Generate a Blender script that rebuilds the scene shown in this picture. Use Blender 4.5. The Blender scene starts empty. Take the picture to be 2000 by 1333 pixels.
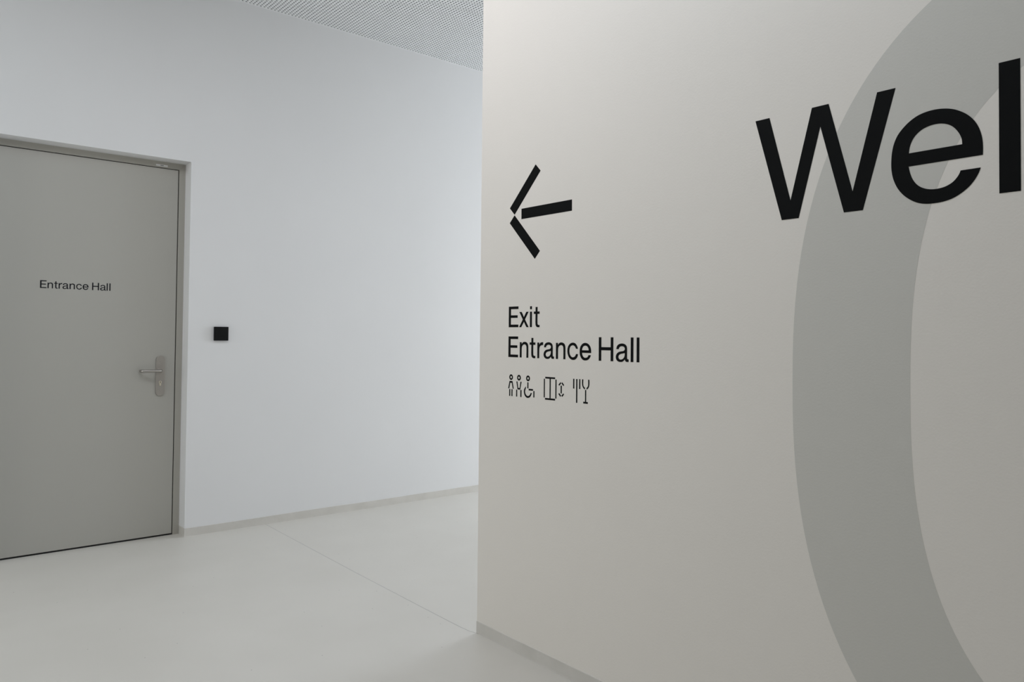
import bpy, bmesh, math
import numpy as np
from mathutils import Matrix, Vector

SC = bpy.context.scene
COL = SC.collection
PI = math.pi

# ------------------------------------------------------------------ key dimensions (metres)
EYE = 1.3
YB = 5.0823        # plane of the back wall (the one with the door)
XR = 2.0451        # plane of the right wall (the one with the wayfinding)
YC = 2.6657        # free corner of the right wall
HC = 3.5517        # ceiling
YD = YB + 0.103    # plane of door leaf and frame
JX, JT = 1.5326, 2.4125   # right jamb and head of the door opening
JL = 0.40                 # left jamb
XL, XE, YF = -4.2, 9.0, -4.5   # far ends of the room: left, corridor end, behind the camera

# ------------------------------------------------------------------ camera
cam = bpy.data.cameras.new('camera')
cam.sensor_width = 36.0
cam.sensor_fit = 'HORIZONTAL'
cam.lens = 1480.63 / 2000 * 36
cam.shift_y = -(666.5 - 624.63) / 2000
cam.clip_start = 0.05
co = bpy.data.objects.new('camera', cam)
COL.objects.link(co)
yaw, pitch, roll = 0.6964, 0.0228, 0.0095
F = Vector((math.sin(yaw)*math.cos(pitch), math.cos(yaw)*math.cos(pitch), math.sin(pitch)))
R0 = Vector((math.cos(yaw), -math.sin(yaw), 0.0))
U0 = R0.cross(F)
R1 = R0*math.cos(roll) + U0*math.sin(roll)
U1 = U0*math.cos(roll) - R0*math.sin(roll)
M = Matrix((R1, U1, -F)).transposed().to_4x4()
M.translation = Vector((0, 0, EYE))
co.matrix_world = M
SC.camera = co

# ------------------------------------------------------------------ world, lights, exposure
w = bpy.data.worlds.new('overcast')
SC.world = w
w.use_nodes = True
bg = w.node_tree.nodes['Background']
bg.inputs[0].default_value = (0.80, 0.90, 1.0, 1)
bg.inputs[1].default_value = 0.3

SC.view_settings.view_transform = 'Standard'
SC.view_settings.look = 'None'
SC.view_settings.gamma = 1.0
SC.view_settings.use_curve_mapping = False
SC.view_settings.exposure = 0.03


def area(name, loc, direction, sx, sy, power, color, spread=180):
    l = bpy.data.lights.new(name, 'AREA')
    l.shape = 'RECTANGLE'
    l.size, l.size_y = sx, sy
    l.energy = power
    l.color = color
    l.spread = math.radians(spread)
    o = bpy.data.objects.new(name, l)
    o.location = loc
    o.rotation_euler = Vector(direction).to_track_quat('-Z', 'Y').to_euler()
    COL.objects.link(o)
    return o


# daylight entering by the glazing at the end of the corridor behind the right wall
area('corridor_daylight', (XE-0.3, 3.87, 1.8), (-1, 0, 0), 2.2, 2.6, 190, (0.80, 0.875, 0.995))
# light from the open left end of the passage along the door wall
area('passage_light', (XL+0.3, 3.9, 1.6), (1, 0, 0), 2.0, 2.4, 42.5, (0.975, 0.96, 0.935))
# ceiling lamps of the hall and the passage
area('ceiling_lamp', (0.95, 2.75, HC-0.03), (0, 0, -1), 0.8, 0.8, 18.0, (0.95, 0.94, 1.0))
area('ceiling_lamp', (1.3, 1.2, HC-0.03), (0, 0, -1), 0.6, 1.6, 12.5, (0.80, 0.88, 1.0))
area('ceiling_lamp', (-0.8, 3.6, HC-0.03), (0, 0, -1), 0.8, 0.8, 11.8, (0.74, 0.90, 1.0))

# ------------------------------------------------------------------ materials


def new_mat(name, color, rough=0.6, spec=0.5, metal=0.0):
    m = bpy.data.materials.new(name)
    m.use_nodes = True
    b = m.node_tree.nodes['Principled BSDF']
    b.inputs['Base Color'].default_value = (*color, 1)
    b.inputs['Roughness'].default_value = rough
    b.inputs['Specular IOR Level'].default_value = spec
    b.inputs['Metallic'].default_value = metal
    return m, m.node_tree, b


def noise_bump(nt, b, scale, strength, dist=0.002, detail=4):
    tc = nt.nodes.new('ShaderNodeTexCoord')
    n = nt.nodes.new('ShaderNodeTexNoise')
    n.inputs['Scale'].default_value = scale
    n.inputs['Detail'].default_value = detail
    bp = nt.nodes.new('ShaderNodeBump')
    bp.inputs['Strength'].default_value = strength
    bp.inputs['Distance'].default_value = dist
    nt.links.new(tc.outputs['Object'], n.inputs['Vector'])
    nt.links.new(n.outputs['Fac'], bp.inputs['Height'])
    nt.links.new(bp.outputs['Normal'], b.inputs['Normal'])
    return tc


def tone_noise(nt, b, tc, c0, c1, scale, detail=3, lo=0.35, hi=0.65):
    n = nt.nodes.new('ShaderNodeTexNoise')
    n.inputs['Scale'].default_value = scale
    n.inputs['Detail'].default_value = detail
    r = nt.nodes.new('ShaderNodeValToRGB')
    r.color_ramp.elements[0].position = lo
    r.color_ramp.elements[0].color = (*c0, 1)
    r.color_ramp.elements[1].position = hi
    r.color_ramp.elements[1].color = (*c1, 1)
    nt.links.new(tc.outputs['Object'], n.inputs['Vector'])
    nt.links.new(n.outputs['Fac'], r.inputs['Fac'])
    nt.links.new(r.outputs['Color'], b.inputs['Base Color'])
    return r


m_wall, nt, b = new_mat('white_wall_paint', (0.80, 0.80, 0.795), 0.75, 0.25)
tc = noise_bump(nt, b, 170, 0.08, 0.0015)
tone_noise(nt, b, tc, (0.795, 0.795, 0.79), (0.81, 0.81, 0.805), 1.3)

m_wallr, nt, b = new_mat('warm_white_wall_paint', (0.82, 0.79, 0.735), 0.75, 0.25)
tc = noise_bump(nt, b, 170, 0.20, 0.0015)
tone_noise(nt, b, tc, (0.822, 0.785, 0.722), (0.832, 0.795, 0.732), 1.3)

m_ring, nt, b = new_mat('grey_wall_paint', (0.625, 0.612, 0.563), 0.7, 0.3)
noise_bump(nt, b, 170, 0.20, 0.0015)

m_skirt, nt, b = new_mat('grey_resin_upstand', (0.56, 0.56, 0.54), 0.5, 0.4)
tc = noise_bump(nt, b, 60, 0.25, 0.002)
tone_noise(nt, b, tc, (0.63, 0.608, 0.56), (0.675, 0.652, 0.605), 9, 4)

m_floor, nt, b = new_mat('pale_resin_floor', (0.70, 0.70, 0.685), 0.42, 0.4)
tc = noise_bump(nt, b, 5, 0.05, 0.004, 3)
ramp = tone_noise(nt, b, tc, (0.630, 0.606, 0.552), (0.662, 0.638, 0.584), 2.2, 6, 0.3, 0.7)
# tiny dark specks and scuffs in the resin
vo = nt.nodes.new('ShaderNodeTexVoronoi')
vo.voronoi_dimensions = '2D'
vo.inputs['Scale'].default_value = 7.0
mp = nt.nodes.new('ShaderNodeMath')
mp.operation = 'LESS_THAN'
mp.inputs[1].default_value = 0.017
sep = nt.nodes.new('ShaderNodeSeparateColor')
gt = nt.nodes.new('ShaderNodeMath')
gt.operation = 'GREATER_THAN'
gt.inputs[1].default_value = 0.78
mul = nt.nodes.new('ShaderNodeMath')
mul.operation = 'MULTIPLY'
nt.links.new(tc.outputs['Object'], vo.inputs['Vector'])
nt.links.new(vo.outputs['Distance'], mp.inputs[0])
nt.links.new(vo.outputs['Color'], sep.inputs[0])
nt.links.new(sep.outputs[0], gt.inputs[0])
nt.links.new(mp.outputs[0], mul.inputs[0])
nt.links.new(gt.outputs[0], mul.inputs[1])
mx = nt.nodes.new('ShaderNodeMix')
mx.data_type = 'RGBA'
mx.inputs[7].default_value = (0.36, 0.35, 0.33, 1)
nt.links.new(mul.outputs[0], mx.inputs[0])
nt.links.new(ramp.outputs['Color'], mx.inputs[6])
nt.links.new(mx.outputs[2], b.inputs['Base Color'])

m_joint, nt, b = new_mat('joint_filler', (0.52, 0.51, 0.485), 0.6)
m_ceil, nt, b = new_mat('white_ceiling_board', (0.765, 0.77, 0.765), 0.8, 0.2)
m_core, nt, b = new_mat('grey_board_core', (0.24, 0.245, 0.25), 0.9, 0.1)
m_fleece, nt, b = new_mat('dark_acoustic_fleece', (0.05, 0.052, 0.054), 0.95, 0.1)
m_door, nt, b = new_mat('grey_beige_lacquer', (0.462, 0.452, 0.412), 0.45, 0.4)
noise_bump(nt, b, 500, 0.06, 0.0006, 2)
m_frame, nt, b = new_mat('grey_beige_frame_paint', (0.42, 0.405, 0.36), 0.42, 0.4)
m_gasket, nt, b = new_mat('black_rubber_gasket', (0.02, 0.02, 0.02), 0.7, 0.3)
m_steel, nt, b = new_mat('brushed_stainless_steel', (0.42, 0.40, 0.375), 0.40, 0.5, 1.0)
noise_bump(nt, b, 300, 0.08, 0.0004, 2)
m_brass, nt, b = new_mat('nickel_lock_cylinder', (0.70, 0.66, 0.55), 0.3, 0.5, 1.0)
m_black, nt, b = new_mat('black_plastic', (0.006, 0.0065, 0.007), 0.5, 0.15)
m_glossblack, nt, b = new_mat('black_reader_cover', (0.006, 0.0065, 0.007), 0.4, 0.15)
m_vinyl, nt, b = new_mat('black_vinyl_film', (0.0045, 0.005, 0.005), 0.65, 0.08)
m_ink, nt, b = new_mat('dark_door_print', (0.009, 0.009, 0.014), 0.6, 0.12)
m_label, nt, b = new_mat('white_label_film', (0.78, 0.78, 0.77), 0.5, 0.3)

# ------------------------------------------------------------------ mesh helpers


def add_box(bm, x0, x1, y0, y1, z0, z1, bevel=0.0):
    g = bmesh.ops.create_cube(bm, size=1.0)
    vs = g['verts']
    bmesh.ops.scale(bm, vec=(abs(x1-x0), abs(y1-y0), abs(z1-z0)), verts=vs)
    bmesh.ops.translate(bm, vec=((x0+x1)/2, (y0+y1)/2, (z0+z1)/2), verts=vs)
    if bevel:
        es = list({e for v in vs for e in v.link_edges})
        bmesh.ops.bevel(bm, geom=es, offset=bevel, segments=2, affect='EDGES', profile=0.5)
    return bm


def obj(name, bm, mat, parent=None, smooth=False):
    me = bpy.data.meshes.new(name)
    bmesh.ops.recalc_face_normals(bm, faces=bm.faces)
    bm.to_mesh(me)
    bm.free()
    if smooth:
        for p in me.polygons:
            p.use_smooth = True
    return mobj(name, me, mat, parent)


def mobj(name, me, mat, parent=None):
    me.materials.clear()
    me.materials.append(mat)
    o = bpy.data.objects.new(name, me)
    COL.objects.link(o)
    if parent is not None:
        o.parent = parent
    return o


def box(name, dims, mat, parent=None, bevel=0.0):
    bm = bmesh.new()
    add_box(bm, *dims, bevel=bevel)
    return obj(name, bm, mat, parent)


def empty(name, loc=(0, 0, 0), rot=None):
    o = bpy.data.objects.new(name, None)
    o.empty_display_size = 0.1
    COL.objects.link(o)
    o.location = loc
    if rot is not None:
        o.rotation_euler = rot.to_euler()
    return o


def tag(o, label, cat, group=None):
    o['label'] = label
    o['category'] = cat
    if group:
        o['group'] = group
    return o


def structure(o, label=None):
    o['kind'] = 'structure'
    if label:
        o['label'] = label
    return o


def prism(bm, ring, z0, z1):
    """closed polygon in XY swept from z0 to z1"""
    a = [bm.verts.new((x, y, z0)) for x, y in ring]
    c = [bm.verts.new((x, y, z1)) for x, y in ring]
    n = len(ring)
    bm.faces.new(a[::-1])
    bm.faces.new(c)
    for i in range(n):
        j = (i+1) % n
        bm.faces.new((a[i], a[j], c[j], c[i]))


def tube(bm, path, rad, seg=16, caps=True):
    """round bar along a list of points"""
    P = [Vector(p) for p in path]
    rings = []
    up = Vector((0, 0, 1))
    for i, p in enumerate(P):
        t = (P[min(i+1, len(P)-1)] - P[max(i-1, 0)]).normalized()
        s = t.cross(up)
        if s.length < 1e-4:
            s = t.cross(Vector((0, 1, 0)))
        s.normalize()
        u = s.cross(t)
        rings.append([bm.verts.new(p + s*rad*math.cos(2*PI*k/seg) + u*rad*math.sin(2*PI*k/seg)) for k in range(seg)])
    for a, c in zip(rings[:-1], rings[1:]):
        for k in range(seg):
            bm.faces.new((a[k], a[(k+1) % seg], c[(k+1) % seg], c[k]))
    if caps:
        bm.faces.new(rings[0][::-1])
        bm.faces.new(rings[-1])


# flat print: outlines (points with a third entry are smooth) filled into a thin film
def smooth_outline(pts, n=6):
    P = [Vector((p[0], p[1])) for p in pts]
    sm = [len(p) > 2 and p[2] for p in pts]
    N = len(P)
    out = []
    for i in range(N):
        j = (i+1) % N
        a, c = P[i], P[j]
        if not (sm[i] or sm[j]):
            out.append(a)
            continue
        p0 = P[i-1] if sm[i] else a + (a-c)*0.3
        p3 = P[(j+1) % N] if sm[j] else c + (c-a)*0.3
        t0 = 0.0
        t1 = t0 + max((a-p0).length, 1e-6)**0.5
        t2 = t1 + max((c-a).length, 1e-6)**0.5
        t3 = t2 + max((p3-c).length, 1e-6)**0.5
        for k in range(n):
            t = t1 + (t2-t1)*k/n
            A1 = p0*((t1-t)/(t1-t0)) + a*((t-t0)/(t1-t0))
            A2 = a*((t2-t)/(t2-t1)) + c*((t-t1)/(t2-t1))
            A3 = c*((t3-t)/(t3-t2)) + p3*((t-t2)/(t3-t2))
            B1 = A1*((t2-t)/(t2-t0)) + A2*((t-t0)/(t2-t0))
            B2 = A2*((t3-t)/(t3-t1)) + A3*((t-t1)/(t3-t1))
            out.append(B1*((t2-t)/(t2-t1)) + B2*((t-t1)/(t2-t1)))
    return out


def film_mesh(name, contours, z0, z1):
    """contours: lists of (x, y); holes are found by nesting"""
    cu = bpy.data.curves.new(name, 'CURVE')
    cu.dimensions = '2D'
    cu.fill_mode = 'BOTH'
    cu.extrude = (z1-z0)/2
    for c in contours:
        s = cu.splines.new('POLY')
        s.points.add(len(c)-1)
        for p, q in zip(s.points, c):
            p.co = (q[0], q[1], 0, 1)
        s.use_cyclic_u = True
    tmp = bpy.data.objects.new(name + '_tmp', cu)
    COL.objects.link(tmp)
    dg = bpy.context.evaluated_depsgraph_get()
    me = bpy.data.meshes.new_from_object(tmp.evaluated_get(dg))
    COL.objects.unlink(tmp)
    bpy.data.objects.remove(tmp)
    bpy.data.curves.remove(cu)
    me.transform(Matrix.Translation((0, 0, (z0+z1)/2)))
    me.name = name
    return me


# ------------------------------------------------------------------ floor (two pours with a narrow joint between)
JP = [(2.0645, YB+0.2), (2.0639, 5.05), (2.051, 4.4587), (2.0365, 3.75), (2.029, 3.159), (2.0262, 2.86), (2.0265, 2.76), (2.0300, 2.70), (2.0450, 2.64)]
bm = bmesh.new()
jw = 0.0021
lefts = [bm.verts.new((x-jw, y, 0)) for x, y in JP]
rights = [bm.verts.new((x+jw, y, 0)) for x, y in JP]
ld = [bm.verts.new((x-jw, y, -0.003)) for x, y in JP]
rd = [bm.verts.new((x+jw, y, -0.003)) for x, y in JP]
c0 = bm.verts.new((XL, YB+0.2, 0))
c1 = bm.verts.new((XL, YF, 0))
c2 = bm.verts.new((XR+0.02, YF, 0))
bm.faces.new([c0, c1, c2] + lefts[::-1])
d0 = bm.verts.new((XE, YB+0.2, 0))
d1 = bm.verts.new((XE, 2.64, 0))
bm.faces.new([d1, d0] + rights)
for i in range(len(JP)-1):
    bm.faces.new((lefts[i], lefts[i+1], ld[i+1], ld[i]))
    bm.faces.new((rights[i+1], rights[i], rd[i], rd[i+1]))
    bm.faces.new((ld[i], ld[i+1], rd[i+1], rd[i]))
me = bpy.data.meshes.new('floor')
bm.normal_update()
for f in bm.faces:
    if abs(f.normal.z) > 0.9 and f.normal.z < 0:
        f.normal_flip()
bmesh.ops.triangulate(bm, faces=[f for f in bm.faces if len(f.verts) > 4])
# slab under the finish
add_box(bm, XL, XE, YF, YB+0.2, -0.12, -0.006)
bm.to_mesh(me)
bm.free()
floor = structure(mobj('floor', me, m_floor))
bm = bmesh.new()
for (x0, y0), (x1, y1) in zip(JP[:-1], JP[1:]):
    vs = [bm.verts.new(p) for p in ((x0-jw*1.05, y0, -0.0007), (x1-jw*1.05, y1, -0.0007), (x1+jw*1.05, y1, -0.0007), (x0+jw*1.05, y0, -0.0007))]
    bm.faces.new(vs)
obj('joint_filler', bm, m_joint, floor)

# ------------------------------------------------------------------ walls
T = 0.30
bm = bmesh.new()      # back wall with the door opening
add_box(bm, XL, JL, YB, YB+T, 0, HC+0.1)
add_box(bm, JX, XE, YB, YB+T, 0, HC+0.1)
add_box(bm, JL, JX, YB, YB+T, JT, HC+0.1)
structure(obj('wall_back', bm, m_wall))
structure(box('wall_right', (XR, XE, YF, YC, 0, HC+0.1), m_wallr))
bm = bmesh.new()      # left side of the hall, glazed opening
add_box(bm, XL-0.2, XL, YF, 2.9, 0, HC+0.1)
add_box(bm, XL-0.2, XL, 4.9, YB+T, 0, HC+0.1)
add_box(bm, XL-0.2, XL, 2.9, 4.9, 2.8, HC+0.1)
add_box(bm, XL-0.2, XL, 2.9, 4.9, 0, 0.4)
structure(obj('wall_left', bm, m_wall))
structure(box('wall_front', (XL-0.2, XR, YF-0.2, YF, 0, HC+0.1), m_wall))
bm = bmesh.new()      # end of the corridor
add_box(bm, XE, XE+0.2, YC-0.2, YB+T, 0, 0.45)
add_box(bm, XE, XE+0.2, YC-0.2, YB+T, 3.15, HC+0.1)
add_box(bm, XE, XE+0.2, YC-0.2, YC+0.1, 0.45, 3.15)
add_box(bm, XE, XE+0.2, YB-0.1, YB+T, 0.45, 3.15)
structure(obj('wall_end', bm, m_wall))

# ------------------------------------------------------------------ ceiling with a real field of round perforations
PX0, PX1, PY1 = 0.5, 6.5, YB - 0.008
PITCH, RH, DEP = 0.025, 0.006, 0.0125
nx = int(round((PX1-PX0)/PITCH))
ny = 108
PY0 = PY1 - ny*PITCH
NS = 8
ang = np.arange(NS)*2*PI/NS + PI/8
cx = PX0 + (np.arange(nx)+0.5)*PITCH
cy = PY0 + (np.arange(ny)+0.5)*PITCH
gx, gy = np.meshgrid(cx, cy)
cen = np.stack([gx.ravel(), gy.ravel()], 1)
nc = len(cen)
hp = PITCH/2
# eight outer points: corners and edge midpoints follow the octagon's vertices
oc = []
for a in ang:
    s = hp/max(abs(math.cos(a)), abs(math.sin(a)))
    oc.append((math.cos(a)*s, math.sin(a)*s))
oc = np.array(oc)
corner = np.array([(hp, hp), (-hp, hp), (-hp, -hp), (hp, -hp)])
ic = np.stack([np.cos(ang), np.sin(ang)], 1)*RH
loc = np.concatenate([
    np.c_[oc, np.zeros(NS)], np.c_[ic, np.zeros(NS)], np.c_[ic, np.full(NS, DEP)], np.c_[corner, np.zeros(4)]])
nvl = len(loc)
V = np.zeros((nc, nvl, 3))
V[:, :, :] = loc[None]
V[:, :, 0] += cen[:, None, 0]
V[:, :, 1] += cen[:, None, 1]
V[:, :, 2] += HC
quads = []
for k in range(NS):
    j = (k+1) % NS
    quads.append((k, NS+k, NS+j, j))              # facing down
    quads.append((NS+k, 2*NS+k, 2*NS+j, NS+j))    # hole wall
tris = []
# corners of the cell: octagon outer points k, k+1 straddle a corner for k = 0, 2, 4, 6
for n_, k in enumerate((0, 2, 4, 6)):
    tris.append((k, (k+1) % NS, 3*NS + n_))
Q = (np.array(quads)[None] + (np.arange(nc)*nvl)[:, None, None]).reshape(-1, 4)
Tt = (np.array(tris)[None] + (np.arange(nc)*nvl)[:, None, None]).reshape(-1, 3)
me = bpy.data.meshes.new('perforated_board')
me.vertices.add(nc*nvl)
me.vertices.foreach_set('co', V.reshape(-1))
loops = np.concatenate([Q.reshape(-1), Tt.reshape(-1)]).astype(np.int32)
me.loops.add(len(loops))
me.loops.foreach_set('vertex_index', loops)
npoly = len(Q) + len(Tt)
me.polygons.add(npoly)
st = np.concatenate([np.arange(len(Q))*4, len(Q)*4 + np.arange(len(Tt))*3]).astype(np.int32)
me.polygons.foreach_set('loop_start', st)
mi = np.zeros(npoly, np.int32)
mi[1:len(Q):2] = 1                    # the inner walls of the holes show the bare board
me.polygons.foreach_set('material_index', mi)
me.update(calc_edges=True)
bm = bmesh.new()      # plain board around the perforated field, and the slab above
add_box(bm, XL, PX0, YF, YB+T, HC, HC+DEP)
add_box(bm, PX1, XE, YF, YB+T, HC, HC+DEP)
add_box(bm, PX0, PX1, YF, PY0, HC, HC+DEP)
add_box(bm, PX0, PX1, PY1, YB+T, HC, HC+DEP)
add_box(bm, XL, XE, YF, YB+T, HC+0.03, HC+0.1)
ceiling = structure(obj('ceiling', bm, m_ceil))
pb = bpy.data.objects.new('perforated_board', me)
me.materials.append(m_ceil)
me.materials.append(m_core)
COL.objects.link(pb)
pb.parent = ceiling
box('acoustic_fleece', (PX0, PX1, PY0, PY1, HC+DEP, HC+DEP+0.002), m_fleece, ceiling)

# ------------------------------------------------------------------ resin upstands along the wall feet
BH = 0.0535


def wavy_strip(name, p0, p1, nrm, h, t, seed):
    """thin strip from p0 to p1 on a wall, slightly uneven top edge"""
    rng = np.random.default_rng(seed)
    a, c, n = Vector((*p0, 0)), Vector((*p1, 0)), Vector((*nrm, 0))
    L = (c-a).length
    k = max(2, int(L/0.12))
    hs = h + np.convolve(rng.normal(0, 0.0016, k+5), np.ones(5)/5*1.6, 'valid')[:k+1]
    bm = bmesh.new()
    rows = []
    for i in range(k+1):
        p = a.lerp(c, i/k)
        z = float(hs[i])
        rows.append([bm.verts.new(q) for q in (p, p+n*(t+0.0004), p+n*t+Vector((0, 0, 0.006)), p+n*t+Vector((0, 0, z-0.001)), p+n*(t*0.4)+Vector((0, 0, z)), p+Vector((0, 0, z)))])
    for r, s in zip(rows[:-1], rows[1:]):
        for i in range(6):
            j = (i+1) % 6
            bm.faces.new((r[i], s[i], s[j], r[j]))
    bm.faces.new(rows[0])
    bm.faces.new(rows[-1][::-1])
    return structure(obj(name, bm, m_skirt))


wavy_strip('baseboard_back', (JX-0.003, YB), (XE-0.01, YB), (0, -1), BH, 0.003, 3)
wavy_strip('baseboard_jamb', (JX, YB-0.003), (JX, YD-0.001), (-1, 0), BH, 0.003, 5)
wavy_strip('baseboard_right', (XR, YC), (XR, YF+0.01), (-1, 0), BH, 0.003, 7)
wavy_strip('baseboard_left', (XL+0.01, YB), (JL, YB), (0, -1), BH, 0.003, 8)

# ------------------------------------------------------------------ the door
FW = 0.0395            # visible width of the frame
FX0, FX1, FT = JL+0.004, 1.5285, 2.4095
LX0, LX1, LT, LB = FX0+FW+0.006, 1.4835, 2.3655, 0.0105
door = structure(empty('door_1', ((JL+JX)/2, YD, 0)), 'grey beige steel door lettered Entrance Hall, in a white reveal')
D = Vector(door.location)


def dbox(name, x0, x1, y0, y1, z0, z1, mat, parent=door, bevel=0.0):
    return box(name, (x0-D.x, x1-D.x, y0-D.y, y1-D.y, z0, z1), mat, parent, bevel)


def quad_prism(bm, poly, y0, y1):
    a = [bm.verts.new((x-D.x, y0-D.y, z)) for x, z in poly]
    c = [bm.verts.new((x-D.x, y1-D.y, z)) for x, z in poly]
    n = len(poly)
    bm.faces.new(a)
    bm.faces.new(c[::-1])
    for i in range(n):
        bm.faces.new((a[i], c[i], c[(i+1) % n], a[(i+1) % n]))


# frame: two posts and a head, mitred at the corners with a hair line between
IX0, IX1, IT = FX0+FW, FX1-FW, FT-FW
g = 0.0004
bm = bmesh.new()
quad_prism(bm, [(IX1, 0), (FX1, 0), (FX1, FT-g), (IX1, IT-g)], YD, YD+0.10)
frame = obj('door_frame', bm, m_frame, door)
bm = bmesh.new()
quad_prism(bm, [(FX0, 0), (IX0, 0), (IX0, IT-g), (FX0, FT-g)], YD, YD+0.10)
obj('door_frame', bm, m_frame, door)
bm = bmesh.new()
quad_prism(bm, [(FX0, FT), (IX0, IT), (IX1, IT), (FX1, FT)], YD, YD+0.10)
head = obj('door_frame', bm, m_frame, door)
# rebate seal: black strip set back in the gap round the leaf and under it
bm = bmesh.new()
add_box(bm, LX1-0.004-D.x, IX1-D.x, 0.010, 0.05, 0, IT)
add_box(bm, IX0-D.x, LX0+0.004-D.x, 0.010, 0.05, 0, IT)
add_box(bm, IX0-D.x, IX1-D.x, 0.010, 0.05, LT-0.004, IT)
add_box(bm, IX0-D.x, IX1-D.x, 0.006, 0.05, 0.0002, LB+0.004)
obj('door_seal', bm, m_gasket, door)
leaf = dbox('door_leaf', LX0, LX1, YD, YD+0.064, LB, LT, m_door, door, 0.0012)
# mastic line between frame and reveal
bm = bmesh.new()
add_box(bm, FX1-D.x, JX-0.0002-D.x, 0.0005, 0.03, 0, FT)
add_box(bm, FX0-D.x, JX-0.0002-D.x, 0.0005, 0.03, FT, JT-0.0002)
obj('sealant_line', bm, m_label, door)

# type label on the frame head
lab = dbox('type_label', 1.346, 1.417, YD-0.0008, YD+0.0005, 2.3785, 2.3895, m_label, head)
# long plate with rounded ends
PXC, PZ0, PZ1, PR = 1.395, 0.900, 1.159, 0.027


def slot(xc, z0, z1, r, n=14):
    out = []
    for k in range(n+1):
        a = PI*k/n
        out.append((xc + r*math.cos(a), z1-r + r*math.sin(a)))
    for k in range(n+1):
        a = PI + PI*k/n
        out.append((xc + r*math.cos(a), z0+r + r*math.sin(a)))
    return out


def face_prism(name, ring, y0, y1, mat, parent, bevel=0.0):
    bm = bmesh.new()
    quad_prism(bm, ring, y0, y1)
    if bevel:
        es = [e for e in bm.edges if all(abs(v.co.y-(y0-D.y)) < 1e-6 for v in e.verts)]
        bmesh.ops.bevel(bm, geom=es, offset=bevel, segments=2, affect='EDGES', profile=0.5)
    return obj(name, bm, mat, parent)


plate = face_prism('handle_plate', slot(PXC, PZ0, PZ1, PR), YD-0.008, YD+0.001, m_steel, door, 0.0015)
# lever: neck, run, and the end turned back towards the leaf
LZ, LY, RB = 1.0625, YD-0.056, 0.018
NX = 1.390
path = [(NX, YD-0.006, LZ), (NX, LY+RB, LZ)]
for k in range(1, 7):
    a = k/6*PI/2
    path.append((NX - RB*(1-math.cos(a)), LY+RB - RB*math.sin(a), LZ))
x_end = 1.276
path.append((x_end+RB, LY, LZ))
for k in range(1, 7):
    a = k/6*PI/2
    path.append((x_end+RB - RB*math.sin(a), LY+RB*(1-math.cos(a)), LZ))
path.append((x_end, YD-0.014, LZ))
bm = bmesh.new()
tube(bm, [(x-D.x, y-D.y, z) for x, y, z in path], 0.0098, 18)
lever = obj('lever_handle', bm, m_steel, door, True)
ring = [(NX+0.0145*math.cos(2*PI*k/24), LZ+0.0145*math.sin(2*PI*k/24)) for k in range(24)]
face_prism('lever_collar', ring, YD-0.015, YD-0.007, m_steel, lever, 0.001)
# euro profile cylinder with key slot, and the plate's two screws
kr = []
for k in range(21):
    a = math.radians(-50 + 280*k/20)
    kr.append((PXC+0.0085*math.cos(a), 0.9885+0.0085*math.sin(a)))
for k in range(9):
    a = PI + PI*k/8
    kr.append((PXC+0.005*math.cos(a), 0.970+0.005*math.sin(a)))
cyl = face_prism('lock_cylinder', kr, YD-0.011, YD-0.007, m_brass, plate, 0.0005)
face_prism('key_slot', slot(PXC, 0.9815, 0.9945, 0.0014, 4), YD-0.0114, YD-0.0105, m_gasket, plate)
for z in (1.121, 0.938):
    ring = [(PXC+0.005*math.cos(2*PI*k/16), z+0.005*math.sin(2*PI*k/16)) for k in range(16)]
    face_prism('screw', ring, YD-0.0092, YD-0.0075, m_steel, plate, 0.0006)

# ------------------------------------------------------------------ card reader beside the door
rd_ = empty('card_reader', (1.739, YB, 1.3025))
tag(rd_, 'small square black card reader on the white wall right of the door', 'card reader')
box('housing', (-0.0455, 0.0455, -0.013, 0.0, -0.0450, 0.0450), m_black, rd_, 0.0012)
box('front_cover', (-0.0462, 0.0462, -0.0165, -0.0125, -0.0457, 0.0457), m_glossblack, rd_, 0.001)

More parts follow.
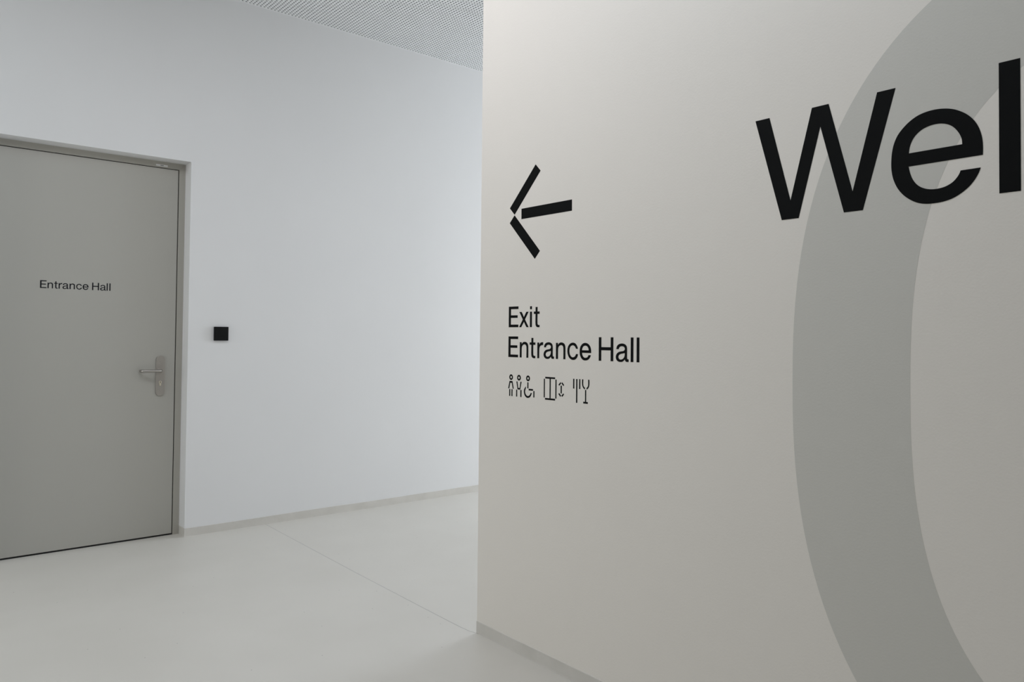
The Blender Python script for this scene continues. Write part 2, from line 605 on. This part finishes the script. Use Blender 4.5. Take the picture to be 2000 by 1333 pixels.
# ------------------------------------------------------------------ lettering: grotesk outlines, cap height 1000
GLYPH = {
 'E': [[(0, 0), (722, 0), (722, 126), (160, 126), (160, 452), (662, 452), (662, 575), (160, 575), (160, 876), (718, 876), (718, 1000), (0, 1000)]],
 'H': [[(0, 0), (146, 0), (146, 450), (684, 450), (684, 0), (830, 0), (830, 1000), (684, 1000), (684, 582), (146, 582), (146, 1000), (0, 1000)]],
 'l': [[(0, 0), (142, 0), (142, 1002), (0, 1002)]],
 'i': [[(0, 0), (140, 0), (140, 728), (0, 728)], [(3, 842), (137, 842), (137, 985), (3, 985)]],
 'W': [[(0, 1000), (151, 1000), (371, 174), (583, 1000), (742, 1000), (961, 176), (1175, 1000), (1328, 1000), (1051, 0), (883, 0), (664, 812), (453, 0), (282, 0)]],
 'x': [[(15, 728), (178, 728), (345, 478), (520, 728), (680, 728), (425, 366), (689, 0), (532, 0), (347, 255), (155, 0), (0, 0), (267, 366)]],
 'e': [[(691, 316), (140, 316), (152, 259, 1), (175, 199, 1), (212, 150, 1), (258, 119, 1), (309, 103, 1), (367, 100, 1), (424, 110, 1), (474, 135, 1), (505, 166, 1), (523, 193, 1), (534, 220), (676, 220),
        (661, 180, 1), (634, 132, 1), (595, 85, 1), (541, 42, 1), (475, 7, 1), (408, -10, 1), (341, -15, 1), (270, -11, 1), (211, 5, 1), (152, 38, 1), (91, 92, 1), (47, 155, 1), (16, 231, 1), (2, 305, 1), (0, 377, 1), (6, 455, 1), (23, 530, 1), (54, 596, 1), (99, 649, 1), (153, 694, 1), (213, 726, 1), (275, 742, 1), (343, 747, 1), (412, 740, 1), (476, 722, 1), (525, 697, 1), (573, 663, 1), (615, 620, 1), (648, 570, 1), (672, 512, 1), (687, 448, 1), (692, 383, 1)],
       [(142, 426), (546, 426), (543, 465, 1), (531, 502, 1), (509, 542, 1), (481, 577, 1), (444, 604, 1), (400, 621, 1), (349, 627, 1), (291, 620, 1), (239, 600, 1), (196, 566, 1), (166, 523, 1), (149, 476, 1)]],
 'a': [[(25, 512), (158, 512), (176, 561, 1), (213, 602, 1), (266, 627, 1), (330, 635, 1), (398, 628, 1), (451, 606, 1), (482, 570, 1), (491, 527, 1), (478, 483, 1), (440, 453, 1), (378, 433, 1), (294, 421, 1), (201, 405, 1), (116, 371, 1), (46, 311, 1), (7, 238, 1), (0, 167, 1), (22, 95, 1), (76, 33, 1), (158, -5, 1), (252, -17, 1), (340, -8, 1), (416, 26, 1), (466, 66, 1), (496, 100), (510, 55, 1), (535, 20, 1), (575, 0, 1), (630, -4, 1), (700, -2), (700, 104), (652, 105, 1), (626, 119, 1), (617, 155, 1), (614, 300, 1), (612, 550, 1), (593, 627, 1), (545, 687, 1), (474, 727, 1), (384, 746, 1), (318, 748, 1), (229, 736, 1), (138, 703, 1), (74, 650, 1), (38, 580, 1)],
       [(490, 356), (402, 340, 1), (310, 325, 1), (233, 303, 1), (173, 262, 1), (143, 208, 1), (149, 155, 1), (181, 110, 1), (235, 86, 1), (298, 86, 1), (373, 110, 1), (434, 158, 1), (472, 217, 1), (487, 286, 1)]],
 'n': [[(0, 728), (128, 728), (128, 622), (163, 674, 1), (224, 721, 1), (306, 747, 1), (364, 749, 1), (451, 736, 1), (530, 697, 1), (582, 638, 1), (609, 560, 1), (617, 464, 1), (617, 0), (485, 0), (485, 462, 1), (471, 546, 1), (432, 602, 1), (370, 627, 1), (318, 627, 1), (243, 606, 1), (182, 561, 1), (147, 493, 1), (138, 408, 1), (138, 0), (0, 0)]],
 'c': [[(661, 484), (535, 484), (506, 543, 1), (456, 595, 1), (398, 624, 1), (337, 632, 1), (270, 619, 1), (204, 580, 1), (157, 520, 1), (133, 447, 1), (127, 365, 1), (140, 283, 1), (174, 201, 1), (225, 143, 1), (284, 110, 1), (346, 103, 1), (419, 117, 1), (477, 148, 1), (517, 196, 1), (540, 250), (668, 250), (644, 164, 1), (593, 81, 1), (512, 19, 1), (425, -9, 1), (345, -13, 1), (258, 1, 1), (166, 45, 1), (88, 115, 1), (29, 220, 1), (1, 350, 1), (7, 470, 1), (47, 578, 1), (116, 663, 1), (216, 724, 1), (330, 749, 1), (437, 738, 1), (530, 692, 1), (598, 622, 1), (640, 540, 1)]],
 't': [[(120, 940), (254, 940), (254, 728), (400, 728), (400, 616), (254, 616), (258, 170, 1), (267, 135, 1), (295, 109, 1), (340, 101, 1), (402, 102), (402, -5), (335, -8, 1), (258, -4, 1), (195, 20, 1), (146, 66, 1), (123, 150, 1), (120, 616), (0, 616), (0, 728), (120, 728)]],
 'r': [[(0, 728), (126, 728), (130, 612), (160, 670, 1), (215, 717, 1), (289, 741, 1), (399, 747), (401, 622), (327, 612, 1), (235, 588, 1), (171, 536, 1), (140, 461, 1), (134, 374, 1), (134, 0), (0, 0)]],
}
GCACHE = {}


def glyph_mesh(ch, th):
    key = (ch, round(th, 6))
    if key not in GCACHE:
        GCACHE[key] = [smooth_outline([(p[0]/1000, p[1]/1000) + tuple(p[2:]) for p in c]) for c in GLYPH[ch]]
    return GCACHE[key]


ROT_RIGHT = Matrix(((0, 0, -1), (-1, 0, 0), (0, 1, 0)))   # local x = -Y, local y = Z, local z = -X (into the room)
ROT_BACK = Matrix(((1, 0, 0), (0, 0, -1), (0, 1, 0)))     # local x = X, local y = Z, local z = -Y


def write(parent, chars, cap, z0, z1, mat, name='letter', shared=None):
    """chars: (character, offset of its left edge along the line)"""
    shared = {} if shared is None else shared
    for ch, x in chars:
        k = ch
        if k not in shared:
            cs = [[(q[0]*cap, q[1]*cap) for q in c] for c in glyph_mesh(ch, cap)]
            shared[k] = film_mesh('letter_' + ch, cs, z0, z1)
        o = bpy.data.objects.new(name, shared[k])
        if not shared[k].materials:
            shared[k].materials.append(mat)
        COL.objects.link(o)
        o.parent = parent
        o.location = (x, 0, 0)


FILM0, FILM1 = -0.0005, 0.0006     # film on the painted wall
CAP = 0.0868


def right_sign(name, y, z, label, cat, group=None):
    o = empty(name, (XR, y, z), ROT_RIGHT)
    return tag(o, label, cat, group)


sm = {}
s = right_sign('wall_lettering', 2.4665, 1.3405, 'black word Exit on the white wall under the arrow', 'lettering')
write(s, [('E', 0), ('x', 2.4665-2.3990), ('i', 2.4665-2.3312), ('t', 2.4665-2.3072)], CAP, FILM0, FILM1, m_vinyl, shared=sm)
s = right_sign('wall_lettering', 2.4670, 1.2150, 'black words Entrance Hall on the white wall directly under Exit', 'lettering')
EH = [('E', 2.4670), ('n', 2.3932), ('t', 2.3312), ('r', 2.2842), ('a', 2.2464), ('n', 2.1746), ('c', 2.1101), ('e', 2.0432), ('H', 1.9440), ('a', 1.8594), ('l', 1.7890), ('l', 1.7616)]
write(s, [(c, 2.4670-y) for c, y in EH], CAP, FILM0, FILM1, m_vinyl, shared=sm)

s = right_sign('wall_lettering', 1.2933, 1.6533, 'huge black letters Wel at the top right of the white wall', 'lettering')
write(s, [('W', 0), ('e', 1.2933-0.8887), ('l', 1.2933-0.6375)], 0.3130, 0.00025, 0.0009, m_vinyl)

# door lettering
dl = empty('lettering', (0.7240-D.x, -0.0, 1.5612), ROT_BACK)
dl.parent = leaf
DT = [('E', .7240), ('n', .7618), ('t', .7958), ('r', .8188), ('a', .8389), ('n', .8757), ('c', .9108), ('e', .9452), ('H', .9961), ('a', 1.0402), ('l', 1.0758), ('l', 1.0910)]
bpy.data.objects.remove(dl)
cs = []
cap_d = 0.0455
for ch, x in DT:
    for c in glyph_mesh(ch, CAP):
        cs.append([(q[0]*cap_d + x - 0.7240, q[1]*cap_d) for q in c])
dl = mobj('lettering', film_mesh('lettering', cs, -0.0004, 0.0005), m_ink, leaf)
dl.location = (0.7240-D.x, 0, 1.5612)
dl.rotation_euler = ROT_BACK.to_euler()
dl['label'] = 'dark printed words Entrance Hall'
# faint line of print on the type label
box('printed_line', (1.372-D.x, 1.392-D.x, -0.0011, -0.0007, 2.3825, 2.3855), m_ink, head)

# ------------------------------------------------------------------ direction arrow: three separate bars
s = right_sign('direction_arrow', 2.3, 1.812, 'big black arrow of three bars pointing left, above the word Exit', 'arrow')
for poly in ([(2304.4, 2005.3), (2274.0, 1975.0), (2434.9, 1814.0), (2466.0, 1844.7)],
             [(2390.4, 1834.0), (2091.2, 1833.2), (2091.2, 1789.6), (2390.4, 1790.6)],
             [(2434.9, 1811.6), (2274.0, 1649.0), (2304.6, 1618.6), (2466.0, 1781.6)]):
    me = film_mesh('arrow_bar', [[(2.3-y/1000, z/1000-1.812) for y, z in poly]], FILM0, FILM1)
    mobj('arrow_bar', me, m_vinyl, s)


# ------------------------------------------------------------------ pictograms
def pict(name, y0, z0, label, pieces):
    o = right_sign(name, y0/1000, z0/1000, label, 'pictogram', 'pictograms under the direction lettering')
    for pn, contours in pieces:
        cc = []
        for c in contours:
            c = smooth_outline([((y0-p[0])/1000, (p[1]-z0)/1000) + tuple(p[2:]) for p in c])
            cc.append(c)
        mobj(pn, film_mesh(pn, cc, FILM0, FILM1), m_vinyl, o)
    return o


def disc(y, z, r, n=28):
    return [(y + r*math.cos(2*PI*k/n), z + r*math.sin(2*PI*k/n)) for k in range(n)]


def bar(yl, yr, z0, z1):
    return [(yl, z1), (yr, z1), (yr, z0), (yl, z0)]


def head_ring(y, z=1130.7):
    return ('head', [disc(y, z, 11.8), disc(y, z, 5.0)])


pict('person_pictogram', 2447.7, 1051.5, 'black standing person symbol with arms spread outward, leftmost of the pictogram row', [
    head_ring(2447.7),
    ('body', [[(2457.6, 1114.6), (2438.6, 1114.6), (2430.0, 1083.0), (2436.5, 1083.0), (2443.0, 1107.2), (2452.9, 1107.2), (2459.4, 1083.0), (2466.2, 1083.0)]]),
    ('leg', [bar(2459.2, 2452.4, 1051.5, 1080.6)]), ('leg', [bar(2444.4, 2437.8, 1051.5, 1080.6)])])
pict('person_pictogram', 2396.9, 1051.5, 'black person symbol with V shaped body, second in the pictogram row', [
    head_ring(2396.9),
    ('body', [[(2413.2, 1114.6), (2406.5, 1114.6), (2401.0, 1088.3), (2392.2, 1088.3), (2386.8, 1114.6), (2379.9, 1114.6), (2388.4, 1081.8), (2405.4, 1081.8)]]),
    ('leg', [bar(2414.1, 2407.7, 1051.7, 1080.6)]), ('leg', [bar(2387.0, 2379.9, 1051.7, 1080.8)])])
pict('wheelchair_pictogram', 2339.7, 1051.2, 'black wheelchair user symbol, third in the pictogram row', [
    head_ring(2339.7),
    ('torso', [bar(2343.5, 2336.9, 1089.6, 1114.7)]),
    ('thigh', [bar(2335.0, 2308.2, 1081.8, 1088.6)]), ('shin', [bar(2306.1, 2299.7, 1055.2, 1081.1)]),
    ('wheel', [[(2352.3, 1097.6), (2359.4, 1090.6, 1), (2363.7, 1083.3, 1), (2364.7, 1075.6, 1), (2363.7, 1069.1, 1), (2360.5, 1061.7, 1), (2354.6, 1055.5, 1), (2347.3, 1051.7, 1), (2338.7, 1050.9, 1), (2330.2, 1053.3, 1), (2323.1, 1058.5, 1), (2318.2, 1065.4, 1), (2315.9, 1072.4), (2322.6, 1072.4), (2325.4, 1066.8, 1), (2331.0, 1061.3, 1), (2338.1, 1058.5, 1), (2345.3, 1059.3, 1), (2351.1, 1062.8, 1), (2355.5, 1068.6, 1), (2357.3, 1076.1, 1), (2355.7, 1083.3, 1), (2352.5, 1090.1)]])])
pict('lift_pictogram', 2206.5, 1051.2, 'black lift cabin symbol with two door panels, left of the small double arrow', [
    ('cabin_bar', [bar(2235.4, 2178.2, 1135.5, 1142.1)]), ('cabin_bar', [bar(2235.7, 2177.7, 1051.3, 1058.1)]),
    ('cabin_bar', [bar(2209.7, 2203.3, 1058.1, 1135.5)]), ('cabin_bar', [bar(2243.4, 2237.4, 1059.4, 1134.1)]), ('cabin_bar', [bar(2176.0, 2169.9, 1059.2, 1133.9)])])
pict('updown_pictogram', 2142.8, 1068.0, 'small black vertical double headed arrow, right of the lift symbol', [
    ('arrow_bar', [[(2147.4, 1125.2), (2143.3, 1121.0), (2154.2, 1110.9), (2158.8, 1114.9)]]),
    ('arrow_bar', [[(2137.6, 1125.2), (2126.9, 1114.9), (2131.0, 1110.9), (2141.9, 1121.0)]]),
    ('arrow_bar', [bar(2146.0, 2139.7, 1081.5, 1111.9)]),
    ('arrow_bar', [[(2154.2, 1082.5), (2143.3, 1072.5), (2147.7, 1068.2), (2158.6, 1078.2)]]),
    ('arrow_bar', [[(2131.2, 1082.5), (2126.9, 1078.2), (2137.2, 1068.3), (2141.7, 1072.7)]])])
pict('fork_pictogram', 2057.7, 1051.1, 'black fork symbol of three upright bars, beside the glass symbol', [
    ('tine', [bar(2077.1, 2070.8, 1104.5, 1142.0)]), ('tine', [bar(2060.8, 2054.4, 1051.1, 1141.8)]), ('tine', [bar(2044.9, 2038.7, 1104.7, 1141.9)])])
pict('glass_pictogram', 2010.2, 1051.4, 'black drinking glass symbol with stem and foot, rightmost in the pictogram row', [
    ('bowl_side', [[(2029.0, 1142.1), (2022.9, 1142.1), (2023.1, 1124.0, 1), (2021.6, 1117.7, 1), (2018.1, 1113.3, 1), (2013.7, 1110.7), (2014.3, 1104.3), (2021.0, 1108.2, 1), (2026.3, 1114.6, 1), (2029.0, 1123.5, 1)]]),
    ('bowl_side', [[(1997.3, 1142.1), (1991.2, 1142.1), (1991.2, 1123.5, 1), (1993.6, 1115.0, 1), (1998.4, 1108.6, 1), (2005.4, 1104.3), (2005.4, 1110.9), (2001.2, 1113.9, 1), (1998.2, 1118.6, 1), (1997.2, 1124.0, 1)]]),
    ('stem', [bar(2013.2, 2007.4, 1058.2, 1102.9)]), ('foot', [bar(2022.4, 1998.5, 1051.5, 1058.2)])])

# ------------------------------------------------------------------ large grey numeral painted behind the greeting
NY, NZ = 0.30, 1.176


def superellipse(a, b_, k, n=160):
    out = []
    for i in range(n):
        t = 2*PI*i/n
        c, s_ = math.cos(t), math.sin(t)
        out.append((math.copysign(abs(c)**(2/k), c)*a, math.copysign(abs(s_)**(2/k), s_)*b_))
    return out


ring = film_mesh('painted_zero', [superellipse(0.8703, 1.12, 2.4), superellipse(0.5421, 0.84, 2.55)], 0.00005, 0.0002)
o = mobj('painted_zero', ring, m_ring)
o.location = (XR, NY, NZ)
o.rotation_euler = ROT_RIGHT.to_euler()
tag(o, 'giant pale grey oval band painted on the right wall behind the black letters Wel', 'wall graphic')
